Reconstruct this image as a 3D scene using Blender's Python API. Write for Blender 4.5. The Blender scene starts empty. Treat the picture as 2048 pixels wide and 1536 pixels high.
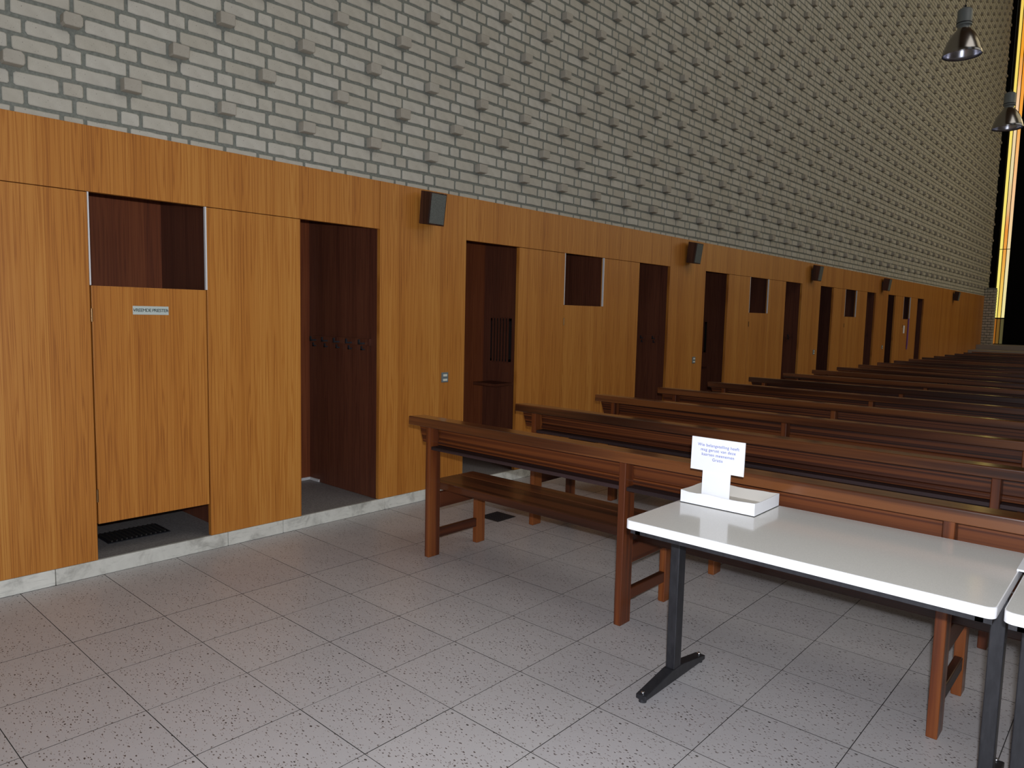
import bpy, bmesh, math, random
from mathutils import Vector, Matrix
import numpy as np

random.seed(7)
SC = bpy.context.scene
COL = SC.collection
PI = math.pi

# ------------------------------------------------------------------ camera
CAM_POS = Vector((4.2661, 0.0, 1.49))
YAW, PITCH, ROLL, FPX = 0.7283007, -0.0956149, 0.0235230, 1447.62
_f = Vector((-math.sin(YAW)*math.cos(PITCH), math.cos(YAW)*math.cos(PITCH), math.sin(PITCH)))
_r0 = Vector((math.cos(YAW), math.sin(YAW), 0)); _u0 = _r0.cross(_f)
_r = math.cos(ROLL)*_r0 + math.sin(ROLL)*_u0
_u = -math.sin(ROLL)*_r0 + math.cos(ROLL)*_u0
cd = bpy.data.cameras.new('camera'); cam = bpy.data.objects.new('camera', cd); COL.objects.link(cam)
cd.sensor_width = 36; cd.lens = FPX/2048*36; cd.clip_start = 0.05; cd.clip_end = 200
M = Matrix((( _r.x, _u.x, -_f.x), (_r.y, _u.y, -_f.y), (_r.z, _u.z, -_f.z))).to_4x4()
M.translation = CAM_POS
cam.matrix_world = M
SC.camera = cam

# ------------------------------------------------------------------ exposure, world, daylight
SC.view_settings.view_transform = 'Standard'; SC.view_settings.look = 'None'
SC.view_settings.gamma = 1; SC.view_settings.use_curve_mapping = False
SC.view_settings.exposure = 0.0
w = bpy.data.worlds.new('world'); SC.world = w; w.use_nodes = True
w.node_tree.nodes['Background'].inputs[0].default_value = (0.62, 0.72, 0.9, 1)
w.node_tree.nodes['Background'].inputs[1].default_value = 0.5

def area(name, loc, tgt, sx, sy, power, color):
    l = bpy.data.lights.new(name, 'AREA'); l.shape = 'RECTANGLE'; l.size = sx; l.size_y = sy
    l.energy = power; l.color = color
    o = bpy.data.objects.new(name, l); COL.objects.link(o); o.location = loc
    o.rotation_euler = (Vector(tgt)-Vector(loc)).to_track_quat('-Z', 'Y').to_euler()
    return o
# daylight through the glazed entrance behind the camera, and through the window band high in the right wall
area('entrance_daylight', (5.4, -2.1, 1.3), (4.0, 4, .6), 4.0, 2.2, 38, (0.90, 0.93, 1.0))
area('skylight_daylight', (8.0, 6.0, 12.6), (0.5, 6.0, 3.0), 9.0, 9.0, 440, (1.0, 0.98, 0.93))
area('rear_skylight_daylight', (8.5, 19.0, 12.6), (0.0, 16.0, 5.0), 8.0, 8.0, 190, (1.0, 0.88, 0.58))
area('nave_window_daylight', (13.7, 14.0, 6.5), (0, 9.0, 4.0), 18.0, 4.0, 110, (1.0, 0.90, 0.66))
area('chancel_window_daylight', (9.0, 27.6, 8.0), (0.5, 8, 5.0), 7.0, 8.0, 420, (1.0, 0.82, 0.48))
# the photographer's weak built-in flash, a hand above the lens
area('camera_flash', (4.30, -0.02, 1.60), (1.9, 3.0, 1.15), 0.05, 0.03, 92, (0.88, 0.92, 1.0))

# ------------------------------------------------------------------ projection helper (which pieces show largest)
def project(p):
    v = Vector(p)-CAM_POS; d = v.dot(_f)
    if d < .05: return None
    return (1024+FPX*v.dot(_r)/d, 768-FPX*v.dot(_u)/d, d)
def in_frame(p, m=10):
    q = project(p)
    return q is not None and -m < q[0] < 2048+m and -m < q[1] < 1536+m

# ------------------------------------------------------------------ materials
def nt(m): return m.node_tree.nodes, m.node_tree.links
def new_mat(name, color=(.5,.5,.5), rough=.5, metal=0, spec=.5, coat=0, coat_rough=.1):
    m = bpy.data.materials.new(name); m.use_nodes = True
    b = m.node_tree.nodes['Principled BSDF']
    b.inputs['Base Color'].default_value = (*color, 1); b.inputs['Roughness'].default_value = rough
    b.inputs['Metallic'].default_value = metal; b.inputs['Specular IOR Level'].default_value = spec
    b.inputs['Coat Weight'].default_value = coat; b.inputs['Coat Roughness'].default_value = coat_rough
    return m
def srgb(r, g, b):
    f = lambda c: c/12.92 if c <= .04045 else ((c+.055)/1.055)**2.4
    return (f(r/255), f(g/255), f(b/255))
def node(m, t, **kw):
    n = m.node_tree.nodes.new(t)
    for k, v in kw.items(): setattr(n, k, v)
    return n
def mixc(m, fac, a, b, mode='MIX'):
    n = node(m, 'ShaderNodeMix', data_type='RGBA', blend_type=mode)
    for i, v in ((0, fac), (6, a), (7, b)):
        if hasattr(v, 'links'): m.node_tree.links.new(v, n.inputs[i])
        elif i == 0: n.inputs[0].default_value = v
        else: n.inputs[i].default_value = (*v, 1) if len(v) == 3 else v
    return n.outputs[2]
def math_(m, op, a, b=0.0, c=None):
    n = node(m, 'ShaderNodeMath', operation=op)
    for i, v in enumerate((a, b) if c is None else (a, b, c)):
        if hasattr(v, 'links'): m.node_tree.links.new(v, n.inputs[i])
        else: n.inputs[i].default_value = v
    return n.outputs[0]
def ramp(m, fac, stops):
    n = node(m, 'ShaderNodeValToRGB'); e = n.color_ramp.elements
    while len(e) < len(stops): e.new(.5)
    for i, (p, c) in enumerate(stops):
        e[i].position = p; e[i].color = (*c, 1) if len(c) == 3 else c
    m.node_tree.links.new(fac, n.inputs[0]); return n.outputs[0]
def coords(m, scale=(1,1,1), loc=(0,0,0)):
    tc = node(m, 'ShaderNodeTexCoord'); mp = node(m, 'ShaderNodeMapping')
    mp.inputs['Scale'].default_value = scale; mp.inputs['Location'].default_value = loc
    m.node_tree.links.new(tc.outputs['Object'], mp.inputs[0]); return mp.outputs[0]
def noise(m, vec, scale=1, detail=3, rough=.5, dist=0):
    n = node(m, 'ShaderNodeTexNoise'); n.inputs['Scale'].default_value = scale
    n.inputs['Detail'].default_value = detail; n.inputs['Roughness'].default_value = rough
    n.inputs['Distortion'].default_value = dist
    m.node_tree.links.new(vec, n.inputs['Vector']); return n.outputs['Fac']
def setb(m, sock, out): m.node_tree.links.new(out, m.node_tree.nodes['Principled BSDF'].inputs[sock])
def bump(m, h, strength=.2, dist=.002):
    n = node(m, 'ShaderNodeBump'); n.inputs['Strength'].default_value = strength; n.inputs['Distance'].default_value = dist
    m.node_tree.links.new(h, n.inputs['Height']); setb(m, 'Normal', n.outputs[0])

def wood_veneer(name, light, mid, dark, rough=.42, shift=0.0, contrast=1.0, axis='y'):
    """vertical book-matched veneer leaves about 13 cm wide; grain runs along Z"""
    m = new_mat(name, mid, rough, spec=.4)
    tc = node(m, 'ShaderNodeTexCoord'); sp = node(m, 'ShaderNodeSeparateXYZ')
    m.node_tree.links.new(tc.outputs['Object'], sp.inputs[0])
    along = sp.outputs['Y'] if axis == 'y' else sp.outputs['X']
    s = math_(m, 'DIVIDE', math_(m, 'ADD', along, shift+.061), .2087)
    idn = math_(m, 'FLOOR', s)
    wn = node(m, 'ShaderNodeTexWhiteNoise', noise_dimensions='1D'); m.node_tree.links.new(idn, wn.inputs['W'])
    fr = math_(m, 'FRACT', s)
    tri = math_(m, 'PINGPONG', s, 1.0)           # mirrored leaf coordinate
    cmb = node(m, 'ShaderNodeCombineXYZ')
    m.node_tree.links.new(tri, cmb.inputs[0]); m.node_tree.links.new(sp.outputs['Z'], cmb.inputs[2])
    mp = node(m, 'ShaderNodeMapping'); mp.inputs['Scale'].default_value = (5.5, 1, .38)
    m.node_tree.links.new(cmb.outputs[0], mp.inputs[0])
    g1 = noise(m, mp.outputs[0], 1.6, 2, .5, .4)
    rings = math_(m, 'SINE', math_(m, 'MULTIPLY', g1, 42.0))
    rings = math_(m, 'POWER', math_(m, 'MULTIPLY_ADD', rings, .5, .5), 3.0)
    fine = noise(m, coords(m, (120, 120, 1.6)), 1, 4, .65)
    broad = noise(m, coords(m, (7, 7, .25)), 1, 2, .5)
    f = math_(m, 'ADD', math_(m, 'MULTIPLY', rings, .26*contrast), math_(m, 'MULTIPLY', fine, .42*contrast))
    f = math_(m, 'ADD', f, math_(m, 'MULTIPLY', wn.outputs['Value'], .15))
    f = math_(m, 'ADD', f, math_(m, 'MULTIPLY', broad, .35))
    f = math_(m, 'ADD', f, math_(m, 'MULTIPLY', fr, -.12))
    c = ramp(m, f, [(.18, light), (.5, mid), (.88, dark)])
    setb(m, 'Base Color', c); bump(m, fine, .08, .001)
    return m
ven = wood_veneer('orange_teak_veneer', srgb(206,144,68), srgb(186,119,48), srgb(148,86,32))
ven2 = wood_veneer('orange_teak_veneer_b', srgb(204,140,64), srgb(183,116,46), srgb(145,83,31))
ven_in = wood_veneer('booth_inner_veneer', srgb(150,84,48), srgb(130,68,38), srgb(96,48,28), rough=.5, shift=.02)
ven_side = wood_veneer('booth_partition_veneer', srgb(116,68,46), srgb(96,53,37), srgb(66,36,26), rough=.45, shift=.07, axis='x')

def wood_along(name, light, mid, dark, rough, coat, sc=(1.1, 42, 42), bands=26, coat_rough=.12, jitter=True):
    m = new_mat(name, mid, rough, spec=.3, coat=coat, coat_rough=coat_rough)
    tc = node(m, 'ShaderNodeTexCoord'); oi = node(m, 'ShaderNodeObjectInfo')
    mp = node(m, 'ShaderNodeMapping'); mp.inputs['Scale'].default_value = sc
    add = node(m, 'ShaderNodeVectorMath', operation='ADD')
    m.node_tree.links.new(tc.outputs['Object'], add.inputs[0])
    cm = node(m, 'ShaderNodeCombineXYZ'); m.node_tree.links.new(math_(m, 'MULTIPLY', oi.outputs['Random'], 31.0), cm.inputs[0])
    m.node_tree.links.new(math_(m, 'MULTIPLY', oi.outputs['Random'], 7.0), cm.inputs[2])
    m.node_tree.links.new(cm.outputs[0], add.inputs[1]); m.node_tree.links.new(add.outputs[0], mp.inputs[0])
    fine = noise(m, mp.outputs[0], 1, 4, .6, .2)
    mp2 = node(m, 'ShaderNodeMapping'); mp2.inputs['Scale'].default_value = tuple(v*.18 for v in sc)
    m.node_tree.links.new(add.outputs[0], mp2.inputs[0])
    rg = noise(m, mp2.outputs[0], 1, 2, .5, .3)
    rings = math_(m, 'MULTIPLY_ADD', math_(m, 'SINE', math_(m, 'MULTIPLY', rg, float(bands))), .5, .5)
    f = math_(m, 'ADD', math_(m, 'MULTIPLY', fine, .55), math_(m, 'MULTIPLY', rings, .3))
    if jitter: f = math_(m, 'ADD', f, math_(m, 'MULTIPLY_ADD', oi.outputs['Random'], .2, -.1))
    setb(m, 'Base Color', ramp(m, f, [(.3, light), (.48, mid), (.66, dark)]))
    bump(m, fine, .1, .001)
    return m
pew_rail = wood_along('pew_varnished_rail', srgb(116,68,34), srgb(82,44,23), srgb(50,26,15), .3, 1.0, coat_rough=.2)
pew_wood = wood_along('pew_varnished_board', srgb(112,60,27), srgb(78,37,17), srgb(42,19,10), .5, .08, sc=(.45, 60, 80), bands=44)
pew_seat = wood_along('pew_seat_board', srgb(88,47,25), srgb(64,32,17), srgb(40,19,10), .38, .3)
pew_cross = wood_along('pew_cross_member', srgb(90,46,24), srgb(68,32,17), srgb(42,19,10), .45, .1, sc=(40, 1.2, 40))
pew_leg = wood_along('pew_leg_wood', srgb(132,74,34), srgb(104,52,25), srgb(72,36,19), .4, .25, sc=(42, 42, 1.3))

pew_ledge = wood_along('pew_ledge_board', srgb(58,42,42), srgb(44,31,32), srgb(30,21,22), .6, 0)

def brick_mat(name, a, b, c):
    m = new_mat(name, a, .9, spec=.2)
    oi = node(m, 'ShaderNodeObjectInfo'); geo = node(m, 'ShaderNodeNewGeometry')
    rnd = math_(m, 'FRACT', math_(m, 'ADD', oi.outputs['Random'], geo.outputs['Random Per Island']))
    col = ramp(m, rnd, [(0, a), (.45, b), (.8, c), (1, a)])
    tc = coords(m, (1, 1, 1))
    n1 = noise(m, tc, 14, 4, .6); n2 = noise(m, tc, 90, 3, .6); n3 = noise(m, coords(m, (1, 9, 30), (3, 0, 0)), 1, 4, .6)
    col = mixc(m, math_(m, 'MULTIPLY', n1, .55), col, srgb(150,142,128))
    spots = ramp(m, n2, [(.62, (0,0,0)), (.72, (1,1,1))])
    col = mixc(m, math_(m, 'MULTIPLY', spots, .35), col, srgb(205,200,188))
    pits = ramp(m, noise(m, tc, 160, 1, .5), [(.72, (0,0,0)), (.76, (1,1,1))])
    col = mixc(m, math_(m, 'MULTIPLY', pits, .6), col, srgb(90,82,74))
    rust = ramp(m, noise(m, tc, 5, 3, .6), [(.68, (0,0,0)), (.78, (1,1,1))])
    col = mixc(m, math_(m, 'MULTIPLY', rust, .35), col, srgb(168,128,98))
    setb(m, 'Base Color', col)
    bump(m, math_(m, 'ADD', n3, math_(m, 'MULTIPLY', n2, .6)), .5, .004)
    return m
brickM = brick_mat('cream_brick', srgb(200,195,181), srgb(193,187,172), srgb(207,203,191))
brickD = brick_mat('proud_header_brick', srgb(184,177,164), srgb(177,170,156), srgb(190,184,171))  # slightly darker tone for the projecting headers
mortarM = new_mat('grey_mortar', srgb(112,114,106), .95, spec=.1)
_n = noise(mortarM, coords(mortarM, (1,1,1)), 60, 3, .6)
setb(mortarM, 'Base Color', ramp(mortarM, _n, [(.3, srgb(112,114,106)), (.7, srgb(136,138,129))]))

def stone_mat():
    m = new_mat('pale_marble', srgb(200,200,190), .5, spec=.4)
    tc = coords(m, (1,1,1)); oi = node(m, 'ShaderNodeObjectInfo')
    n = noise(m, tc, 7, 5, .65, .6); v = noise(m, coords(m, (1, 5, 30)), 2, 4, .6, 1.0)
    c = ramp(m, n, [(.3, srgb(170,168,160)), (.5, srgb(222,221,212)), (.75, srgb(238,237,228))])
    c = mixc(m, math_(m, 'MULTIPLY', ramp(m, v, [(.55, (0,0,0)), (.72, (1,1,1))]), .45), c, srgb(158,158,150))
    c = mixc(m, math_(m, 'MULTIPLY', oi.outputs['Random'], .3), c, srgb(168,165,154))
    setb(m, 'Base Color', c); return m
stoneM = stone_mat()

def tile_mat():
    m = new_mat('terrazzo_tile', srgb(165,158,155), .34, spec=.4)
    tc = node(m, 'ShaderNodeTexCoord').outputs['Object']; oi = node(m, 'ShaderNodeObjectInfo')
    geo = node(m, 'ShaderNodeNewGeometry')
    rnd = math_(m, 'FRACT', math_(m, 'ADD', oi.outputs['Random'], geo.outputs['Random Per Island']))
    base = ramp(m, rnd, [(0, srgb(184,180,180)), (.5, srgb(190,186,185)), (1, srgb(180,176,177))])
    n1 = noise(m, tc, 3.0, 4, .6)
    base = mixc(m, math_(m, 'MULTIPLY', ramp(m, n1, [(.35, (0,0,0)), (.75, (1,1,1))]), .3), base, srgb(166,161,161))
    n2 = noise(m, tc, 260, 2, .6)
    base = mixc(m, math_(m, 'MULTIPLY', ramp(m, n2, [(.35, (0,0,0)), (.65, (1,1,1))]), .22), base, srgb(205,198,192))
    for sc, rot, thr, cthr, col, amt in ((95, .5, .20, .16, srgb(78,62,54), .9), (150, 1.9, .22, .22, srgb(112,96,88), .75), (60, 2.6, .17, .05, srgb(58,50,46), .95)):
        mp = node(m, 'ShaderNodeMapping'); mp.inputs['Rotation'].default_value = (0, 0, rot)
        mp.inputs['Scale'].default_value = (.5, 1.0, 1.0); m.node_tree.links.new(tc, mp.inputs[0])
        dn = node(m, 'ShaderNodeTexNoise'); dn.inputs['Scale'].default_value = sc*.7; m.node_tree.links.new(mp.outputs[0], dn.inputs['Vector'])
        ad = node(m, 'ShaderNodeVectorMath', operation='MULTIPLY_ADD'); m.node_tree.links.new(dn.outputs['Color'], ad.inputs[0])
        ad.inputs[1].default_value = (.012, .012, 0); m.node_tree.links.new(mp.outputs[0], ad.inputs[2])
        vo = node(m, 'ShaderNodeTexVoronoi', voronoi_dimensions='2D'); vo.inputs['Scale'].default_value = sc
        m.node_tree.links.new(ad.outputs[0], vo.inputs['Vector'])
        a = math_(m, 'LESS_THAN', vo.outputs['Distance'], thr)
        sx = node(m, 'ShaderNodeSeparateXYZ'); m.node_tree.links.new(vo.outputs['Color'], sx.inputs[0])
        k = math_(m, 'LESS_THAN', sx.outputs[0], cthr)
        base = mixc(m, math_(m, 'MULTIPLY', math_(m, 'MULTIPLY', a, k), amt), base, col)
    setb(m, 'Base Color', base)
    setb(m, 'Roughness', ramp(m, n1, [(.3, (.3,.3,.3)), (.8, (.46,.46,.46))]))
    return m
tileM = tile_mat()
groutM = new_mat('dark_grout', srgb(52,48,46), .9)
dark = new_mat('dark_gap', srgb(22,16,13), .9)
booth_floor = new_mat('booth_floor_tile', srgb(92,88,86), .5)
_n = noise(booth_floor, coords(booth_floor, (1,1,1)), 90, 3, .6)
setb(booth_floor, 'Base Color', ramp(booth_floor, _n, [(.35, srgb(124,119,116)), (.6, srgb(150,145,141))]))
whitepaint = new_mat('white_trim', srgb(226,224,224), .4)
blackm = new_mat('black_metal', srgb(34,34,37), .42, spec=.5)
_n = noise(blackm, coords(blackm, (8, 8, 2)), 6, 4, .7)
setb(blackm, 'Base Color', ramp(blackm, _n, [(.35, srgb(32,32,36)), (.62, srgb(44,44,48)), (.8, srgb(60,54,52))]))
chrome = new_mat('steel_glide', srgb(205,205,210), .2, metal=1)
brass = new_mat('hinge_metal', srgb(120,92,60), .4, metal=.8)
lamtop = new_mat('grey_white_laminate', srgb(226,224,218), .12, spec=.5)
_n = noise(lamtop, coords(lamtop, (1,1,1)), 300, 2, .5)
setb(lamtop, 'Base Color', ramp(lamtop, _n, [(.3, srgb(220,218,212)), (.7, srgb(230,228,222))]))
edgeM = new_mat('white_edge_band', srgb(250,250,252), .35)
card = new_mat('white_card', srgb(246,247,250), .6)
cardin = new_mat('grey_card_inside', srgb(208,203,194), .8)
inkblue = new_mat('blue_ink', srgb(92,104,190), .7)
inkblack = new_mat('dark_green_ink', srgb(22,44,32), .6)
plateM = new_mat('engraved_plate', srgb(196,205,198), .35, spec=.5)
greyplate = new_mat('grey_switch_plate', srgb(112,122,124), .4)
whitetog = new_mat('white_toggle', srgb(228,228,214), .4)
paperframe = new_mat('dark_blue_line', srgb(58,52,92), .6)
spk_wood = wood_along('speaker_cabinet_wood', srgb(80,50,36), srgb(62,38,28), srgb(44,27,21), .5, 0, sc=(40,40,3))
spk_grille = new_mat('speaker_grille_cloth', srgb(82,84,80), .9)
_v = node(spk_grille, 'ShaderNodeTexVoronoi'); _v.inputs['Scale'].default_value = 260
spk_grille.node_tree.links.new(coords(spk_grille, (1,1,1)), _v.inputs['Vector'])
setb(spk_grille, 'Base Color', ramp(spk_grille, _v.outputs['Distance'], [(.2, srgb(54,56,54)), (.5, srgb(104,106,100))]))
lampgrey = new_mat('lamp_housing_grey', srgb(112,118,118), .45)
reflector = new_mat('lamp_reflector_aluminium', srgb(150,146,142), .22, metal=1)
refl_in = new_mat('lamp_reflector_inside', srgb(205,205,215), .25, metal=1)
cableM = new_mat('black_cable', srgb(20,20,20), .6)
ventM = new_mat('iron_vent', srgb(48,44,40), .6)
purple = new_mat('purple_cloth', srgb(120,70,130), .8)
unlitwall = new_mat('unlit_end_wall', srgb(9,8,8), .9, spec=.1)  # near-black colour stands in for the darkness of the unlit far end
plaster = new_mat('dim_brick_wall', srgb(128,118,100), .9)
ceilM = new_mat('timber_ceiling', srgb(110,84,60), .7)
chancelM = new_mat('chancel_stone', srgb(150,142,134), .55)
mullM = new_mat('dark_mullion', srgb(52,34,18), .5)
def glass_emit(name, stops, strength):
    m = bpy.data.materials.new(name); m.use_nodes = True
    nd, lk = nt(m); nd.remove(nd['Principled BSDF'])
    e = nd.new('ShaderNodeEmission'); e.inputs[1].default_value = strength
    sp = node(m, 'ShaderNodeSeparateXYZ'); lk.new(node(m, 'ShaderNodeTexCoord').outputs['Object'], sp.inputs[0])
    n = noise(m, coords(m, (2, 2, .8)), 1, 3, .6)
    z = math_(m, 'ADD', math_(m, 'DIVIDE', sp.outputs['Z'], 12.0), math_(m, 'MULTIPLY_ADD', n, .14, -.07))
    lk.new(ramp(m, z, stops), e.inputs[0]); lk.new(e.outputs[0], nd['Material Output'].inputs[0])
    return m
Y_ = srgb(252,236,120); O_ = srgb(250,166,48); P_ = srgb(255,214,170); W_ = srgb(240,224,170)
glassA = glass_emit('amber_glass_yellow', [(0, Y_), (.5, srgb(250,226,110)), (.8, srgb(244,214,100)), (1, srgb(242,200,90))], 1.0)
glassB = glass_emit('amber_glass_orange', [(0, Y_), (.16, srgb(250,196,88)), (.3, srgb(242,150,60)), (.45, W_), (.62, P_), (.75, O_), (1, srgb(240,170,60))], .92)
glassC = glass_emit('amber_glass_pale', [(0, srgb(250,235,150)), (.2, W_), (.4, srgb(250,200,150)), (.6, srgb(250,170,70)), (.72, srgb(248,150,40)), (1, srgb(246,200,110))], .95)

# ------------------------------------------------------------------ mesh helpers
class MB:
    def __init__(s): s.v = []; s.f = []; s.mi = []
    def box(s, x0, x1, y0, y1, z0, z1, mi=0, side=None):
        b = len(s.v)
        s.v += [(x0,y0,z0),(x1,y0,z0),(x1,y1,z0),(x0,y1,z0),(x0,y0,z1),(x1,y0,z1),(x1,y1,z1),(x0,y1,z1)]
        s.f += [(b,b+3,b+2,b+1),(b+4,b+5,b+6,b+7),(b,b+1,b+5,b+4),(b+1,b+2,b+6,b+5),(b+2,b+3,b+7,b+6),(b+3,b,b+4,b+7)]
        s.mi += [mi]*2+[mi if side is None else side]*4; return s
    def prism(s, poly, axis, a, b2, mi=0):
        """extrude polygon (2-D list) along axis from a to b2"""
        b = len(s.v); n = len(poly)
        def P(p, t): return {'x': (t, p[0], p[1]), 'y': (p[0], t, p[1]), 'z': (p[0], p[1], t)}[axis]
        s.v += [P(p, a) for p in poly] + [P(p, b2) for p in poly]
        s.f += [tuple(range(b, b+n)), tuple(range(b+2*n-1, b+n-1, -1))] + [(b+i, b+n+i, b+n+(i+1) % n, b+(i+1) % n) for i in range(n)]
        s.mi += [mi]*(n+2); return s
    def lathe(s, prof, c=(0,0,0), n=32, mi=0):
        b = len(s.v)
        for r, z in prof:
            for k in range(n):
                a = 2*PI*k/n; s.v.append((c[0]+r*math.cos(a), c[1]+r*math.sin(a), c[2]+z))
        for i in range(len(prof)-1):
            for k in range(n):
                s.f.append((b+i*n+k, b+i*n+(k+1) % n, b+(i+1)*n+(k+1) % n, b+(i+1)*n+k)); s.mi.append(mi)
        return s
    def mesh(s, name, mats, smooth=False, fix=True):
        me = bpy.data.meshes.new(name); me.from_pydata(s.v, [], s.f)
        for m in (mats if isinstance(mats, (list, tuple)) else [mats]): me.materials.append(m)
        me.polygons.foreach_set('material_index', s.mi)
        if smooth: me.polygons.foreach_set('use_smooth', [True]*len(me.polygons))
        me.update()
        if fix:
            bm = bmesh.new(); bm.from_mesh(me); bmesh.ops.recalc_face_normals(bm, faces=bm.faces[:]); bm.to_mesh(me); bm.free()
        return me
def link(name, me, parent=None, loc=(0,0,0), rot=None):
    o = bpy.data.objects.new(name, me); COL.objects.link(o); o.location = loc
    if rot: o.rotation_euler = rot
    if parent: o.parent = parent
    return o
def obj(name, mb, mats, parent=None, loc=(0,0,0), rot=None, smooth=False, bevel=0):
    o = link(name, mb.mesh(name, mats, smooth), parent, loc, rot)
    if bevel:
        b = o.modifiers.new('bevel', 'BEVEL'); b.width = bevel; b.segments = 2; b.limit_method = 'ANGLE'
    return o
def struct(o): o['kind'] = 'structure'; return o
def tag(o, label, cat, group=None):
    o['label'] = label; o['category'] = cat
    if group: o['group'] = group
    return o
def thing(name, loc, label, cat, group=None, rot=None):
    o = bpy.data.objects.new(name, None); COL.objects.link(o); o.location = loc
    if rot: o.rotation_euler = rot
    o.empty_display_size = .1
    return tag(o, label, cat, group)
def copy_tree(o, parent=None):
    c = o.copy(); COL.objects.link(c); c.parent = parent
    for ch in list(o.children): copy_tree(ch, c)
    return c
def text(name, s, size, mat, parent, loc, rot, spacing=1.0, align='CENTER', ext=.0006, lsp=1.0):
    cu = bpy.data.curves.new(name, 'FONT'); cu.body = s; cu.size = size; cu.align_x = align; cu.align_y = 'CENTER'
    cu.space_character = spacing; cu.extrude = ext; cu.space_line = lsp; cu.materials.append(mat)
    tmp = bpy.data.objects.new(name, cu); COL.objects.link(tmp)
    dg = bpy.context.evaluated_depsgraph_get(); dg.update()
    me = bpy.data.meshes.new_from_object(tmp.evaluated_get(dg)); bpy.data.objects.remove(tmp); me.name = name
    if not me.materials: me.materials.append(mat)
    return link(name, me, parent, loc, rot)

# ------------------------------------------------------------------ shell
ROOM_X, Y_BACK, Y_END, H = 14.0, -2.4, 28.05, 13.0
Z_PANEL, Z_HEAD, Z_PL = 2.425, 2.081, .0875
WALL_END = 27.15; UP_END = 27.85
DEPTH = .914
WALLF = -.017                       # mortar plane of the brick wall

floor = struct(obj('floor', MB().box(-1.3, ROOM_X, Y_BACK, Y_END, -.2, -.0022), groutM))
T = .39735; TX, TY = -.008, 1.0191
cand = []
nx0, nx1 = 0, int((ROOM_X-TX)/T); ny0, ny1 = int((Y_BACK-TY)/T)-1, int((Y_END-TY)/T)+1
for i in range(nx0, nx1+1):
    for j in range(ny0, ny1):
        x0, y0 = TX+i*T, TY+j*T
        x0c = max(x0, .0)
        q = project((x0+T/2, y0+T/2, 0))
        vis = in_frame((x0+T/2, y0+T/2, 0), 160)
        cand.append((q[2] if (q and vis) else 1e3+abs(j)+i, x0c, y0, x0+T))
cand.sort()
g = .0015
single = MB().box(0, T-2*g, 0, T-2*g, -.006, 0, 0, 1).mesh('tile', [tileM, groutM])
rest = MB(); n_single = 0
for d, x0, y0, x1 in cand:
    if x1-x0 < .03: continue
    if d < 1e3 and n_single < 290 and x1-x0 > T-.01:
        t = link('tile', single, floor, (x0+g, y0+g, random.uniform(-.0004, .0004))); n_single += 1
    elif y0 < Y_END-.2 and y0 > Y_BACK:
        rest.box(x0+g, x1-g, y0+g, y0+T-g, -.006, 0, 0, 1)
r = obj('tile_field', rest, [tileM, groutM], floor); r['kind'] = 'stuff'

# left wall: thick masonry above the panelling, back-up wall behind the confessionals
wall = struct(obj('wall_left', MB().box(-1.2, WALLF, Y_BACK, UP_END, Z_PANEL+.0, H).box(-1.2, -.96, Y_BACK, WALL_END, -.006, Z_PANEL), mortarM))
CH, PER = .0845, .5415
ZB = 2.375                           # bottom joint of the lowest visible course
A0, B0 = 1.080, 1.345
NR = int((H-ZB)/CH)
JT = .018
variants = {}
def brick_mesh_pts(L, Hh, x0, x1, rnd, n=3):
    """irregular hand-made brick face outline with jitter, extruded from x0 to x1"""
    j = lambda a: rnd.uniform(-a, a)
    c = min(.012, Hh*.2)*rnd.uniform(.35, 1)
    pts = []
    l, h = L/2, Hh/2
    corners = [(-l, -h), (l, -h), (l, h), (-l, h)]
    for k in range(4):
        ax, az = corners[k]; bx, bz = corners[(k+1) % 4]
        cc = c*rnd.uniform(.3, 1.2)
        dx, dz = (bx-ax), (bz-az); ln = math.hypot(dx, dz); ux, uz = dx/ln, dz/ln
        pts.append((ax+ux*cc+j(.001), az+uz*cc+j(.001)))
        m = n if ln > .1 else 1
        for t in range(1, m):
            s = t/m; pts.append((ax+dx*s-uz*0+j(.0006)*0+(-uz)*j(.0022), az+dz*s+ux*j(.0022)))
        pts.append((bx-ux*cc+j(.001), bz-uz*cc+j(.001)))
    return pts
def add_brick(mb, cy, cz, L, Hh, x0, x1, rnd, n=3):
    pts = brick_mesh_pts(L, Hh, x0, x1, rnd, n)
    b = len(mb.v); k = len(pts); bev = .003
    mb.v += [(x0, cy+p[0], cz+p[1]) for p in pts]
    mb.v += [(x1-bev, cy+p[0], cz+p[1]) for p in pts]
    mb.v += [(x1, cy+p[0]*(1-bev/L*2.4), cz+p[1]*(1-bev/Hh*2.4)) for p in pts]
    mb.f += [(b+i, b+(i+1) % k, b+k+(i+1) % k, b+k+i) for i in range(k)]
    mb.f += [(b+k+i, b+k+(i+1) % k, b+2*k+(i+1) % k, b+2*k+i) for i in range(k)]
    mb.f += [tuple(range(b+2*k, b+3*k))]
    mb.mi += [0]*(2*k+1)
bricks = []
SL = (PER-.093-3*JT)/2              # stretcher length
HLn = .093
XF, XP = -.010, .041
rb = random.Random(3)
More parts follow.
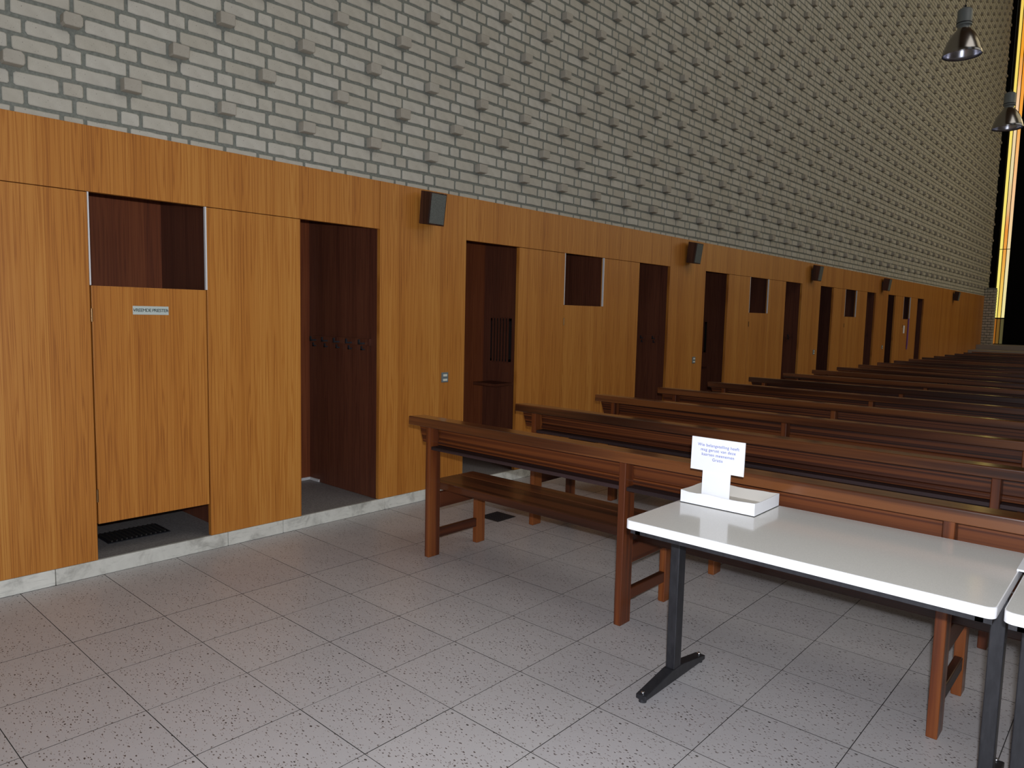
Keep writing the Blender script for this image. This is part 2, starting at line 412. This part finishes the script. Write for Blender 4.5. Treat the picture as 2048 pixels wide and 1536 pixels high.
for rw in range(NR):
    zc = ZB+rw*CH+CH/2
    if zc-CH/2 > H-.02: break
    base = B0 if rw % 2 == 0 else A0
    k0 = int((Y_BACK-base)/PER)-1; k1 = int((UP_END-base)/PER)+2
    proud = rw % 3 == 0 and rw >= 3
    for k in range(k0, k1):
        yh = base+k*PER
        for cy, L, kind in ((yh, HLn, 'h'), (yh+HLn/2+JT+SL/2, SL, 's'), (yh+HLn/2+2*JT+1.5*SL, SL, 's')):
            if cy-L/2 < Y_BACK+.01 or cy+L/2 > UP_END-.004: continue
            pr = proud and kind == 'h'
            z = zc+rb.uniform(-.0015, .0015)
            hh = CH-JT-rb.uniform(0, .002)
            if rw == 0:            # cut by the panelling below
                zt = z+hh/2; zb_ = Z_PANEL-.006; z = (zt+zb_)/2; hh = zt-zb_
            x1 = XP+rb.uniform(-.004, .004) if pr else XF+rb.uniform(-.002, .002)
            bricks.append((cy+rb.uniform(-.002, .002), z, L-rb.uniform(0, .003), hh, x1))
def vis_area(b):
    cy, z, L, hh, x1 = b
    q = project((0, cy, z))
    if q is None or not (0 < q[0] < 2048 and 0 < q[1] < 1536): return 0
    return L*hh/(q[2]**2)*max(.05, abs((CAM_POS-Vector((0, cy, z))).normalized().x))
order = sorted(range(len(bricks)), key=lambda i: -vis_area(bricks[i]))
sing = set(order[:295])
mbr = MB()
for i, b in enumerate(bricks):
    cy, z, L, hh, x1 = b
    if i in sing:
        m1 = MB(); add_brick(m1, 0, 0, L, hh, WALLF-.01, x1, rb, 4)
        link('brick', m1.mesh('brick', brickD if x1 > .02 else brickM, fix=False), wall, (0, cy, z))
    else:
        q = project((0, cy, z)); near = q and q[2] < 9 and in_frame((0, cy, z), 60)
        m0 = len(mbr.mi); add_brick(mbr, cy, z, L, hh, WALLF-.01, x1, rb, 3 if near else 1)
        if x1 > .02: mbr.mi[m0:] = [1]*(len(mbr.mi)-m0)
bf = link('brickwork', mbr.mesh('brickwork', [brickM, brickD], fix=False), wall); bf['kind'] = 'stuff'

# plinth of pale marble pieces under the panelling
trim = struct(obj('baseboard_left', MB().box(-.045, -.022, Y_BACK, WALL_END, -.006, Z_PL-.004), mortarM))
js = [Y_BACK, -.9, .1, 1.182, 2.138, 2.522, 3.374, 4.4, 5.3, 6.25]
while js[-1] < WALL_END-1.3: js.append(js[-1]+random.uniform(.85, 1.2))
js.append(WALL_END)
for a, b in zip(js[:-1], js[1:]):
    obj('stone_slab', MB().box(-.022, random.uniform(-.001, .001), a+.0015, b-.0015, 0, Z_PL), stoneM, trim, bevel=.003)

# ------------------------------------------------------------------ panelling and confessionals
PT = .034
bays = [[.09, .74, 1.392, 2.027, 2.662, 3.311, 4.187], [4.187, 4.84, 5.5, 6.146, 6.818, 7.471, 8.344],
        [8.344, 8.994, 9.659, 10.291, 10.928, 11.586, 12.418], [12.418, 13.057, 13.696, 14.339, 14.969, 15.54, 16.407],
        [16.407, 16.972, 17.638, 18.205, 18.834, 19.426, 20.2]]
def panel(parent, name, y0, y1, z0, z1, mat, bev=.0015):
    return obj(name, MB().box(-PT, 0, y0+.002, y1-.002, z0+.002, z1-.002), mat, parent, bevel=bev)
panels = struct(obj('trim_1', MB().box(-.06, -PT-.004, Y_BACK, .09, Z_PL, Z_PANEL).box(-.06, -PT-.004, 20.2, WALL_END, Z_PL, Z_PANEL), dark))
yy = .09
while yy > Y_BACK+.2:
    y2 = max(Y_BACK, yy-1.3); panel(panels, 'panel', y2, yy, Z_PL, Z_PANEL, ven if int(yy*10) % 2 else ven2); yy = y2
yy = 20.2
while yy < WALL_END-.01:
    y2 = min(WALL_END, yy+1.16); panel(panels, 'panel', yy, y2, Z_PL, Z_PANEL, ven if int(yy*10) % 2 else ven2); yy = y2
for n, b in enumerate(bays):
    if n < 5: panel(panels, 'pilaster_panel', b[5], b[6], Z_PL, Z_PANEL, ven if n % 2 == 0 else ven2)

hinge_mesh = MB().lathe([(0,-.035),(.0055,-.035),(.0055,.035),(0,.035)], n=10).mesh('hinge', brass)
ordn = ['nearest', 'second', 'third', 'fourth', 'farthest']
def slat_grille(parent, y, x0, x1, z0, z1):
    gm = obj('lattice_frame', MB().box(x0, x1, y-.016, y-.004, z0, z0+.025).box(x0, x1, y-.016, y-.004, z1-.025, z1)
             .box(x0, x0+.02, y-.016, y-.004, z0, z1).box(x1-.02, x1, y-.016, y-.004, z0, z1).box(x0, x1, y-.003, y-.001, z0, z1), dark, parent)
    n = 6
    sm = MB().box(-.009, .009, -.012, 0, -(z1-z0)/2-.012, (z1-z0)/2+.012).mesh('slat', ven_side)
    for k in range(n): link('slat', sm, gm, (x0+.035+(x1-x0-.07)*k/(n-1), y-.012, (z0+z1)/2))
for n, b in enumerate(bays):
    e0, e1, e2, e3, e4, e5, _ = b
    c = (e0+e5)/2; pL, pR = c-.46, c+.46
    lab = ['confessional nearest the camera, with the lettered name plate on its door',
           'second wooden confessional from the camera, behind the first pews',
           'third wooden confessional along the brick wall, middle of the five',
           'fourth wooden confessional from the camera along the wall',
           'farthest wooden confessional, with a purple strip hanging at its door'][n]
    cf = thing('confessional', (0, c, 0), lab, 'confessional', 'confessionals along the left wall')
    def P(name, mb, mat, bevel=0, parent=cf):
        # geometry is given in room coordinates
        mb.v = [(x, y-c, z) for x, y, z in mb.v]
        return obj(name, mb, mat, parent, bevel=bevel)
    vm = ven if n % 2 == 0 else ven2
    def PP(name, y0, y1, z0, z1, mat): 
        o = panel(cf, name, y0, y1, z0, z1, mat); o.location = (0, -c, 0); return o
    PP('header_panel', e0, e5, Z_HEAD, Z_PANEL, vm)
    PP('side_panel', e1, e2, Z_PL, Z_HEAD, vm)
    PP('side_panel', e3, e4, Z_PL, Z_HEAD, vm)
    door = PP('door', e2+.004, e3-.004, .288, 1.594, ven2 if n % 2 == 0 else ven)
    for hz in (1.435, .45): 
        h = link('hinge', hinge_mesh, door, (.003, e2+.003, hz))
    # white edge strips of the opening above the door
    P('jamb_strip', MB().box(-PT, .002, e2-.001, e2+.006, 1.594, Z_HEAD), whitepaint)
    P('jamb_strip', MB().box(-.016, .002, e3-.006, e3+.003, 1.594, Z_HEAD), whitepaint)
    # inner shell
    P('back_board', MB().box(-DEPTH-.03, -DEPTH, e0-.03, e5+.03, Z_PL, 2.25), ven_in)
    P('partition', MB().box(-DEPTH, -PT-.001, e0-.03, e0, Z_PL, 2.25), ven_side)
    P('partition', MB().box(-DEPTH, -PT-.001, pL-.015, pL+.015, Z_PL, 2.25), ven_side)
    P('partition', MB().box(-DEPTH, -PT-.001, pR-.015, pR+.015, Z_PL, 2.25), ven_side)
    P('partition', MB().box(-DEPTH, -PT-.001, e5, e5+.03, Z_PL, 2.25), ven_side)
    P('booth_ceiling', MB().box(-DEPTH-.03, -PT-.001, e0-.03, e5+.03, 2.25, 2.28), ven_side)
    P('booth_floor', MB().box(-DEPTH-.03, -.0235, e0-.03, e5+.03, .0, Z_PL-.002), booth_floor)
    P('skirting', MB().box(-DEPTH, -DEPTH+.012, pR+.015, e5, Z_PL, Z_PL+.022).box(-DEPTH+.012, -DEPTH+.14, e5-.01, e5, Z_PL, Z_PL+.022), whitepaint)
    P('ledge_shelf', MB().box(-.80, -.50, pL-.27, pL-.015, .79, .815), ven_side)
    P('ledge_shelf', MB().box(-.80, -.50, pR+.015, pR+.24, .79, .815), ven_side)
    pass
    slat_grille(cf, pL-.015-c, -.80, -.53, 1.02, 1.45)
    # coat rail with hooks on the far partition of the right-hand booth
    rl = P('coat_rail', MB().box(-.86, -.10, e5-.016, e5, 1.235, 1.285), ven_side)
    hk = MB().box(-.006, .006, -.055, 0, -.006, .006).box(-.006, .006, -.055, -.043, -.006, .03).box(-.006, .006, -.03, 0, -.05, -.04).box(-.006,.006,-.03,-.02,-.05,-.02)
    hm = hk.mesh('coat_hook', blackm)
    for k in range(5): link('coat_hook', hm, rl, (-.80+k*.16, e5-.016-c, 1.25))
    # iron floor vent in the middle booth
    v = P('floor_vent', MB().box(-.49, -.26, e2+.14, e2+.50, Z_PL-.002, Z_PL+.003), blackm)
    sm = MB().box(-.10, .10, -.004, .004, 0, .008).mesh('slat', ventM)
    for k in range(12): link('slat', sm, v, (-.375, e2+.165+k*.028-c, Z_PL+.003))
    if n == 0:
        np_ = MB().box(0, .003, 1.604, 1.799, 1.441, 1.489)
        pl = P('name_plate', np_, plateM, bevel=.001); pl['label'] = 'pale plate with dark capital letters'
        text('lettering', 'VREEMDE PRIESTER', .0255, inkblack, pl, (.0034, 1.7015-c, 1.465), (PI/2, 0, PI/2), .86, ext=.0004)
        sc = MB().lathe([(0,.0015),(.003,.001),(.0035,0)], n=8); 
        for yy in (1.609, 1.794): obj('screw', sc, chrome, pl, (.003, yy-c, 1.465), (0, PI/2, 0)); sc = MB().lathe([(0,.0015),(.003,.001),(.0035,0)], n=8)
    if n == 4:
        st = tag(obj('stole', MB().box(.004, .012, e3-.13, e3-.05, .92, 1.61).box(.012, .018, e3-.125, e3-.055, 1.0, 1.61), purple), 'narrow purple stole hung over the farthest confessional door', 'stole')
        tag(obj('door_notice', MB().box(.003, .006, e2+.09, e2+.2, 1.28, 1.45), card), 'small pale notice on the farthest confessional door', 'notice')

# backing behind pilasters
# ------------------------------------------------------------------ far end: brick pier, stained slit window, chancel wall coloured unlit black
pier = struct(obj('wall_far', MB().box(-1.2, -.03, UP_END, Y_END, 0, H).box(-.03, .05, Y_END-.12, Y_END, 0, H).box(.60, ROOM_X, Y_END-.0, Y_END+.25, 0, H).box(.12, .6, Y_END, Y_END+.25, 0, .5).box(.12,.6,Y_END,Y_END+.25,12.2,H), unlitwall))
low = MB(); rp = random.Random(5)
for k in range(31):
    z = .02+k*CH
    for (x0, x1) in (((.0, .14), (.152, .29)) if k % 2 else ((.0, .07), (.082, .22), (.232, .29))):
        low.box(x0, x1-.002, WALL_END-.018+rp.uniform(0, .003), WALL_END+.3, z, z+CH-JT)
lp = obj('brick_pier', low, brickM, pier); lp['kind'] = 'stuff'
obj('pier_core', MB().box(.0, .28, WALL_END, WALL_END+.3, 0, 2.68), mortarM, pier)
win = thing('stained_window', (.295, Y_END+.05, .9), 'tall narrow amber glass window at the far end of the wall', 'window')
z0, z1 = 1.74, 12.2
xs = [.15, .248, .348, .45]
fr = MB()
for x in xs: fr.box(x-.009-.295, x+.009-.295, -.03, .03, .0, z1-.9)
fr.box(xs[0]-.295, xs[-1]-.295, -.03, .03, z0-.9-.02, z0-.9+.02); fr.box(xs[0]-.295, xs[-1]-.295, -.03, .03, -.02, .02)
for k in (1,): fr.box(xs[0]-.295, xs[-1]-.295, -.012, .012, z0-.9+k*2.2, z0-.9+k*2.2+.02)
obj('frame', fr, mullM, win)
for k, gm in enumerate((glassA, glassB, glassC)):
    obj('pane', MB().box(xs[k]+.009-.295, xs[k+1]-.009-.295, -.004, .004, z0-.9, z1-.9), gm, win, (0, 0, 0))
lowg = [new_mat('low_pane_orange', srgb(214,130,40), .4), new_mat('low_pane_amber', srgb(176,128,52), .4), new_mat('low_pane_grey', srgb(150,140,88), .4)]
for m_, s_ in zip(lowg, (.42, .28, .22)):
    b_ = m_.node_tree.nodes['Principled BSDF']; b_.inputs['Emission Color'].default_value = b_.inputs['Base Color'].default_value; b_.inputs['Emission Strength'].default_value = s_
for k in range(3): obj('pane', MB().box(xs[k]+.009-.295, xs[k+1]-.009-.295, -.004, .004, .0, z0-.9-.02), lowg[k], win)
trim2 = struct(obj('trim_2', MB().box(.04, .141, Y_END-.1, Y_END+.02, 0, H).box(.459, .62, Y_END-.03, Y_END+.02, 0, H), unlitwall))
steps = struct(obj('trim_3', MB().box(.0, ROOM_X, 23.6, Y_END, 0, .16).box(.0, ROOM_X, 24.0, Y_END, .16, .32).box(.0, ROOM_X, 24.4, Y_END, .32, .48)
      .box(.0, ROOM_X, 24.8, Y_END, .48, .64).box(.0, ROOM_X, 25.2, Y_END, .64, .76).box(.0, ROOM_X, 26.4, Y_END, .76, .90), chancelM, bevel=.006))

# ------------------------------------------------------------------ rest of the room (outside the frame)
struct(obj('wall_right', MB().box(ROOM_X, ROOM_X+.3, Y_BACK, Y_END, 0, 4.3).box(ROOM_X, ROOM_X+.3, Y_BACK, Y_END, 8.7, H)
    .box(ROOM_X, ROOM_X+.3, 4.2, 9.0, 4.3, 8.7).box(ROOM_X, ROOM_X+.3, 25, Y_END, 4.3, 8.7), plaster))
struct(obj('wall_back', MB().box(-1.2, 2.9, Y_BACK-.3, Y_BACK, 0, H).box(8.0, ROOM_X, Y_BACK-.3, Y_BACK, 0, H).box(2.9, 8.0, Y_BACK-.3, Y_BACK, 3.4, H), plaster))
struct(obj('ceiling', MB().box(-1.2, ROOM_X+.3, Y_BACK-.3, Y_END+.25, H, H+.2), ceilM))

# ------------------------------------------------------------------ wall speakers and switches
def make_speaker(y, z, label, first=None):
    if first: 
        t = copy_tree(first); t.location = (0, y, z); t['label'] = label; return t
    t = thing('wall_speaker', (0, y, z), label, 'speaker', 'loudspeakers on the wooden pilasters')
    # side profile leans out at the top; x away from wall, z up
    w2 = .083
    side = [(.018, -.115), (.118, -.128), (.150, .108), (.040, .128)]
    obj('cabinet', MB().prism([(a, b) for a, b in side], 'y', -w2, w2), spk_wood, t, bevel=.003)
    dx, dz = .032/.238, 1.0
    fr = [(.1185, -.118), (.1245, -.119), (.1545, .098), (.1485, .099)]
    obj('grille_cloth', MB().prism(fr, 'y', -w2+.012, w2-.012), spk_grille, t)
    obj('bracket', MB().box(0, .045, -.025, .025, -.05, .05), blackm, t)
    return t
sp1 = make_speaker(3.745, 2.275, 'dark speaker nearest the camera, above the small switch plate')
for y, l in ((7.88, 'second dark speaker from the camera under the brickwork'), (11.98, 'third dark speaker from the camera on the wall panelling'),
             (15.93, 'fourth dark speaker from the camera, before the farthest confessional'), (22.6, 'farthest dark speaker, alone on the plain end panelling')):
    make_speaker(y, 2.265, l, sp1)
def make_switch(y, z, label, first=None):
    if first:
        t = copy_tree(first); t.location = (0, y, z); t['label'] = label; return t
    t = thing('switch_plate', (0, y, z), label, 'switch', 'small switch plates on the pilasters')
    obj('plate', MB().box(0, .006, -.036, .036, -.04, .04), greyplate, t, bevel=.002)
    obj('toggle', MB().box(.006, .012, -.02, .018, .008, .026), whitetog, t)
    obj('toggle', MB().box(.006, .012, -.022, .02, -.028, -.012), whitetog, t)
    return t
sw1 = make_switch(3.966, .975, 'small grey switch plate on the pilaster left of the nearest pew')
for y, z, l in ((8.13, .985, 'second small grey switch plate from the camera'), (12.26, .99, 'third small grey switch plate, below the third speaker'),
             (16.2, 1.0, 'farthest small switch plate, low on the fourth pilaster')):
    make_switch(y, z, l, sw1)

# ------------------------------------------------------------------ pews
PX0, PX1 = .862, 5.25
POSTS = [1.027, 2.411, 3.764, 5.10]
def shape_post():
    return MB().prism([(.013, 0), (.103, 0), (.101, .60), (.096, .70), (.076, .803), (.013, .803)], 'x', -.019, .019)
pew = thing('pew', (0, 2.87, 0), 'x', 'pew', 'rows of dark wooden pews')
def PW(name, mb, mat, bev=.003, loc=(0,0,0), parent=None): return obj(name, mb, mat, parent or pew, loc, bevel=bev)
# every board's own origin sits at its middle, so that the grain differs from board to board
PW('top_rail', MB().prism([(0, .805), (.125, .80), (.125, .852), (.004, .857), (0, .853)], 'x', PX0, PX1), pew_rail, .005)
PW('backrest', MB().prism([(PX0-.01, .804), (PX1+.01, .804), (PX1-.03, .69), (PX0+.03, .69)], 'y', .092, .116), pew_wood, .004)
PW('backrest_bead', MB().prism([(.078, .706), (.080, .690), (.094, .688), (.094, .722), (.084, .718)], 'x', POSTS[0]+.019, POSTS[-1]-.019), pew_wood, .002)
for a, b in zip(POSTS[:-1], POSTS[1:]):
    PW('book_ledge', MB().box(a+.019, b-.019, .022, .17, .667, .687), pew_ledge, .003)
PW('seat_board', MB().box(.90, PX1-.03, .150, .383, .392, .440), pew_seat, .005)
PW('seat_board', MB().box(.90, PX1-.03, .389, .530, .392, .440), pew_seat, .005)
pm = shape_post().mesh('post', pew_leg)
lm = MB().box(-.019, .019, .43, .505, 0, .39).mesh('front_leg', pew_leg)
bm_ = MB().prism([(.103, .296), (.43, .30), (.505, .30), (.51, .391), (.103, .391)], 'x', -.017, .017).mesh('seat_bearer', pew_cross)
sm_ = MB().box(-.015, .015, .103, .43, .11, .165).mesh('stretcher', pew_cross)
for x in POSTS:
    for nm, me in (('post', pm), ('front_leg', lm), ('seat_bearer', bm_), ('stretcher', sm_)):
        o = link(nm, me, pew, (x, 0, 0)); bv = o.modifiers.new('bevel', 'BEVEL'); bv.width = .004; bv.segments = 2
NP = 19
nth = ['Second','Third','Fourth','Fifth','Sixth','Seventh','Eighth','Ninth','Tenth','Eleventh','Twelfth','Thirteenth','Fourteenth','Fifteenth','Sixteenth','Seventeenth','Eighteenth']
pew['label'] = 'dark wooden pew nearest the camera, its back touching the white tables'
for i in range(1, NP):
    p = copy_tree(pew); p.location.y = 2.87+.985*i
    if i == NP-1: p['label'] = 'farthest dark wooden pew, in front of the pale chancel steps'
    else: p['label'] = nth[i-1].lower()+' dark wooden pew counted from the white tables'

# floor vent beside the first pews
fv = thing('floor_grate', (.72, 3.85, 0), 'small square dark iron grate in the floor under the first pew', 'grate')
obj('frame', MB().box(-.095, .095, -.1, .1, -.004, .002), ventM, fv)
sm = MB().box(-.088, .088, -.004, .004, 0, .004).mesh('bar', blackm)
for k in range(9): link('bar', sm, fv, (0, -.08+k*.02, .002))

# ------------------------------------------------------------------ tables
def rounded(x0, x1, y0, y1, r, n=5):
    pts = []
    for cx, cy, a0 in ((x1-r, y0+r, -90), (x1-r, y1-r, 0), (x0+r, y1-r, 90), (x0+r, y0+r, 180)):
        for k in range(n+1):
            a = math.radians(a0+90*k/n); pts.append((cx+r*math.cos(a), cy+r*math.sin(a)))
    return pts
L_, W_t = 1.158, .632
def make_table(x0, label):
    t = thing('table', (x0+L_/2, 2.555, 0), label, 'table', 'white laminate folding tables')
    l, w = L_/2, W_t/2
    obj('table_top', MB().prism(rounded(-l+.003, l-.003, -w+.003, w-.003, .022), 'z', .716, .7455), lamtop, t)
    o = MB(); P1 = rounded(-l, l, -w, w, .025, 6); P2 = rounded(-l+.003, l-.003, -w+.003, w-.003, .022, 6); k = len(P1)
    o.v = [(a, b, .714) for a, b in P1]+[(a, b, .7452) for a, b in P1]+[(a, b, .7458) for a, b in P2]+[(a, b, .714) for a, b in P2]
    o.f = [(i, (i+1) % k, k+(i+1) % k, k+i) for i in range(k)]+[(k+i, k+(i+1) % k, 2*k+(i+1) % k, 2*k+i) for i in range(k)]+[(3*k+i, 3*k+(i+1) % k, (i+1) % k, i) for i in range(k)]
    o.mi = [0]*len(o.f)
    e = obj('edge_band', o, edgeM, t); e['label'] = 'bright white edge band'
    fr = MB().box(-l+.03, l-.03, -w+.03, -w+.055, .690, .715).box(-l+.03, l-.03, w-.055, w-.03, .690, .715)
    fr.box(-l+.01, -l+.05, -w+.03, w-.03, .690, .715).box(l-.05, l-.01, -w+.03, w-.03, .690, .715)
    obj('under_frame', fr, blackm, t)
    for sx in (-1, 1):
        xc = sx*(l-.032)
        lg = obj('leg', MB().box(xc-.020, xc+.020, .02, .075, .03, .69), blackm, t, bevel=.003)
        ft = obj('foot', MB().prism([(-.20, .012), (.29, .012), (.29, .030), (.09, .062), (.005, .062), (-.20, .030)], 'x', xc-.022, xc+.022), blackm, t, bevel=.002)
        for yy in (-.185, .275):
            obj('glide', MB().lathe([(0, .010), (.007, .009), (.008, 0), (0, 0)], n=12), chrome, ft, (xc, yy, .031), smooth=True)
            obj('glide_pad', MB().lathe([(0, .012), (.014, .012), (.016, 0), (0, 0)], n=12), blackm, ft, (xc, yy, 0))
    return t
t1 = make_table(2.842, 'long white-topped table behind the nearest pew, carrying the card tray')
t2 = make_table(4.016, 'second white-topped table cut off at the right edge of the picture')

# tray with cards sign
TZ = .7456
tray = thing('cardboard_tray', (3.015, 2.745, TZ), 'open shallow white cardboard tray on the left end of the table', 'tray')
wv = random.Random(2)
def wavy_wall(p0, p1, h, th, inward, name, parts=9):
    mb = MB(); d = Vector((p1[0]-p0[0], p1[1]-p0[1])); n2 = Vector(inward)*th
    prev = None
    for k in range(parts+1):
        s = k/parts; p = Vector(p0)+d*s; hh = h-(0 if k in (0, parts) else wv.uniform(0, .005))
        b = len(mb.v)
        mb.v += [(p.x, p.y, 0), (p.x, p.y, hh), (p.x+n2.x, p.y+n2.y, hh), (p.x+n2.x, p.y+n2.y, 0)]
        if prev is not None:
            a = prev
            mb.f += [(a, b, b+1, a+1), (a+1, b+1, b+2, a+2), (a+2, b+2, b+3, a+3), (a+3, b+3, b, a)]; mb.mi += [0, 0, 1, 0]
        prev = b
    mb.f += [(0, 1, 2, 3), (prev+3, prev+2, prev+1, prev)]; mb.mi += [0, 0]
    return obj(name, mb, [card, cardin], tray)
hx, hy = .156, .118
wavy_wall((-hx, -hy), (hx, -hy), .052, .003, (0, 1), 'tray_side')
wavy_wall((hx, -hy+.0031), (hx, hy-.0031), .052, .003, (-1, 0), 'tray_side', 5)
wavy_wall((hx, hy), (-hx, hy), .052, .003, (0, -1), 'tray_side')
wavy_wall((-hx, hy-.0031), (-hx, -hy+.0031), .052, .003, (1, 0), 'tray_side', 5)
obj('tray_bottom', MB().box(-hx, hx, -hy, hy, 0, .003), cardin, tray)
sg = thing('sign', (3.0, 2.645, TZ+.004), 'white card sign with blue Dutch text standing in the tray', 'sign', rot=(math.radians(-1.5), 0, 0))
obj('sign_board', MB().box(-.112, .112, -.004, 0, .138, .270), card, sg)
obj('sign_neck', MB().box(-.060, .058, 0, .003, 0, .15), card, sg)
text('lettering', 'Wie belangstelling heeft\nmag gerust van deze\nkaarten meenemen\nGratis', .0165, inkblue, sg, (.002, -.0046, .213), (PI/2, 0, 0), 1.08, ext=.0002, lsp=1.12)
pp = thing('printed_sheet', (4.135, 2.76, TZ), 'pale printed sheet with a dark frame line, lying across both tables at right', 'paper')
obj('sheet', MB().box(-.14, .16, -.115, .115, .0, .006), card, pp)
obj('frame_line', MB().box(-.122, -.119, -.105, .105, .006, .0064).box(-.122, .15, .102, .105, .006, .0064).box(-.122, .15, -.105, -.102, .006, .0064), paperframe, pp)

# ------------------------------------------------------------------ pendant lamps
def make_lamp():
    t = thing('pendant_lamp', (0, 0, 0), 'x', 'lamp', 'aluminium pendant lamps')
    prof = [(.205, 0), (.208, .004), (.200, .045), (.185, .10), (.160, .165), (.130, .22), (.100, .26), (.078, .285), (.072, .30)]
    obj('reflector', MB().lathe(prof, n=48), reflector, t, smooth=True)
    obj('reflector_lining', MB().lathe([(max(r-.004, 0), z+.001) for r, z in prof], n=48), refl_in, t, smooth=True)
    obj('neck', MB().lathe([(.074, .295), (.066, .30), (.064, .335), (.080, .34)], n=32), lampgrey, t, smooth=True)
    h = obj('housing', MB().lathe([(0, .338), (.080, .338), (.082, .342), (.082, .352), (.078, .356), (.078, .49), (.074, .515), (.05, .532), (0, .535)], n=32), lampgrey, t, smooth=True)
    obj('seam_ring', MB().lathe([(.079, .36), (.0835, .362), (.0835, .368), (.079, .370)], n=32), blackm, h)
    obj('hook', MB().box(-.012, .012, -.006, .006, .53, .57), blackm, t)
    obj('cable', MB().lathe([(.004, .56), (.004, 8.3)], n=8), cableM, t)
    obj('lamp_bulb', MB().lathe([(0, .08), (.035, .10), (.045, .14), (.035, .20), (.02, .28)], n=20), new_mat('milky_bulb', srgb(225,225,235), .3), t, smooth=True)
    return t
l1 = make_lamp(); l1.location = (2.245, 10.1, 4.655); l1['label'] = 'bell-shaped metal pendant lamp, the higher and larger of the two'
l2 = copy_tree(l1); l2.location = (2.255, 13.5, 4.50); l2['label'] = 'smaller lower pendant lamp overlapping the amber window'
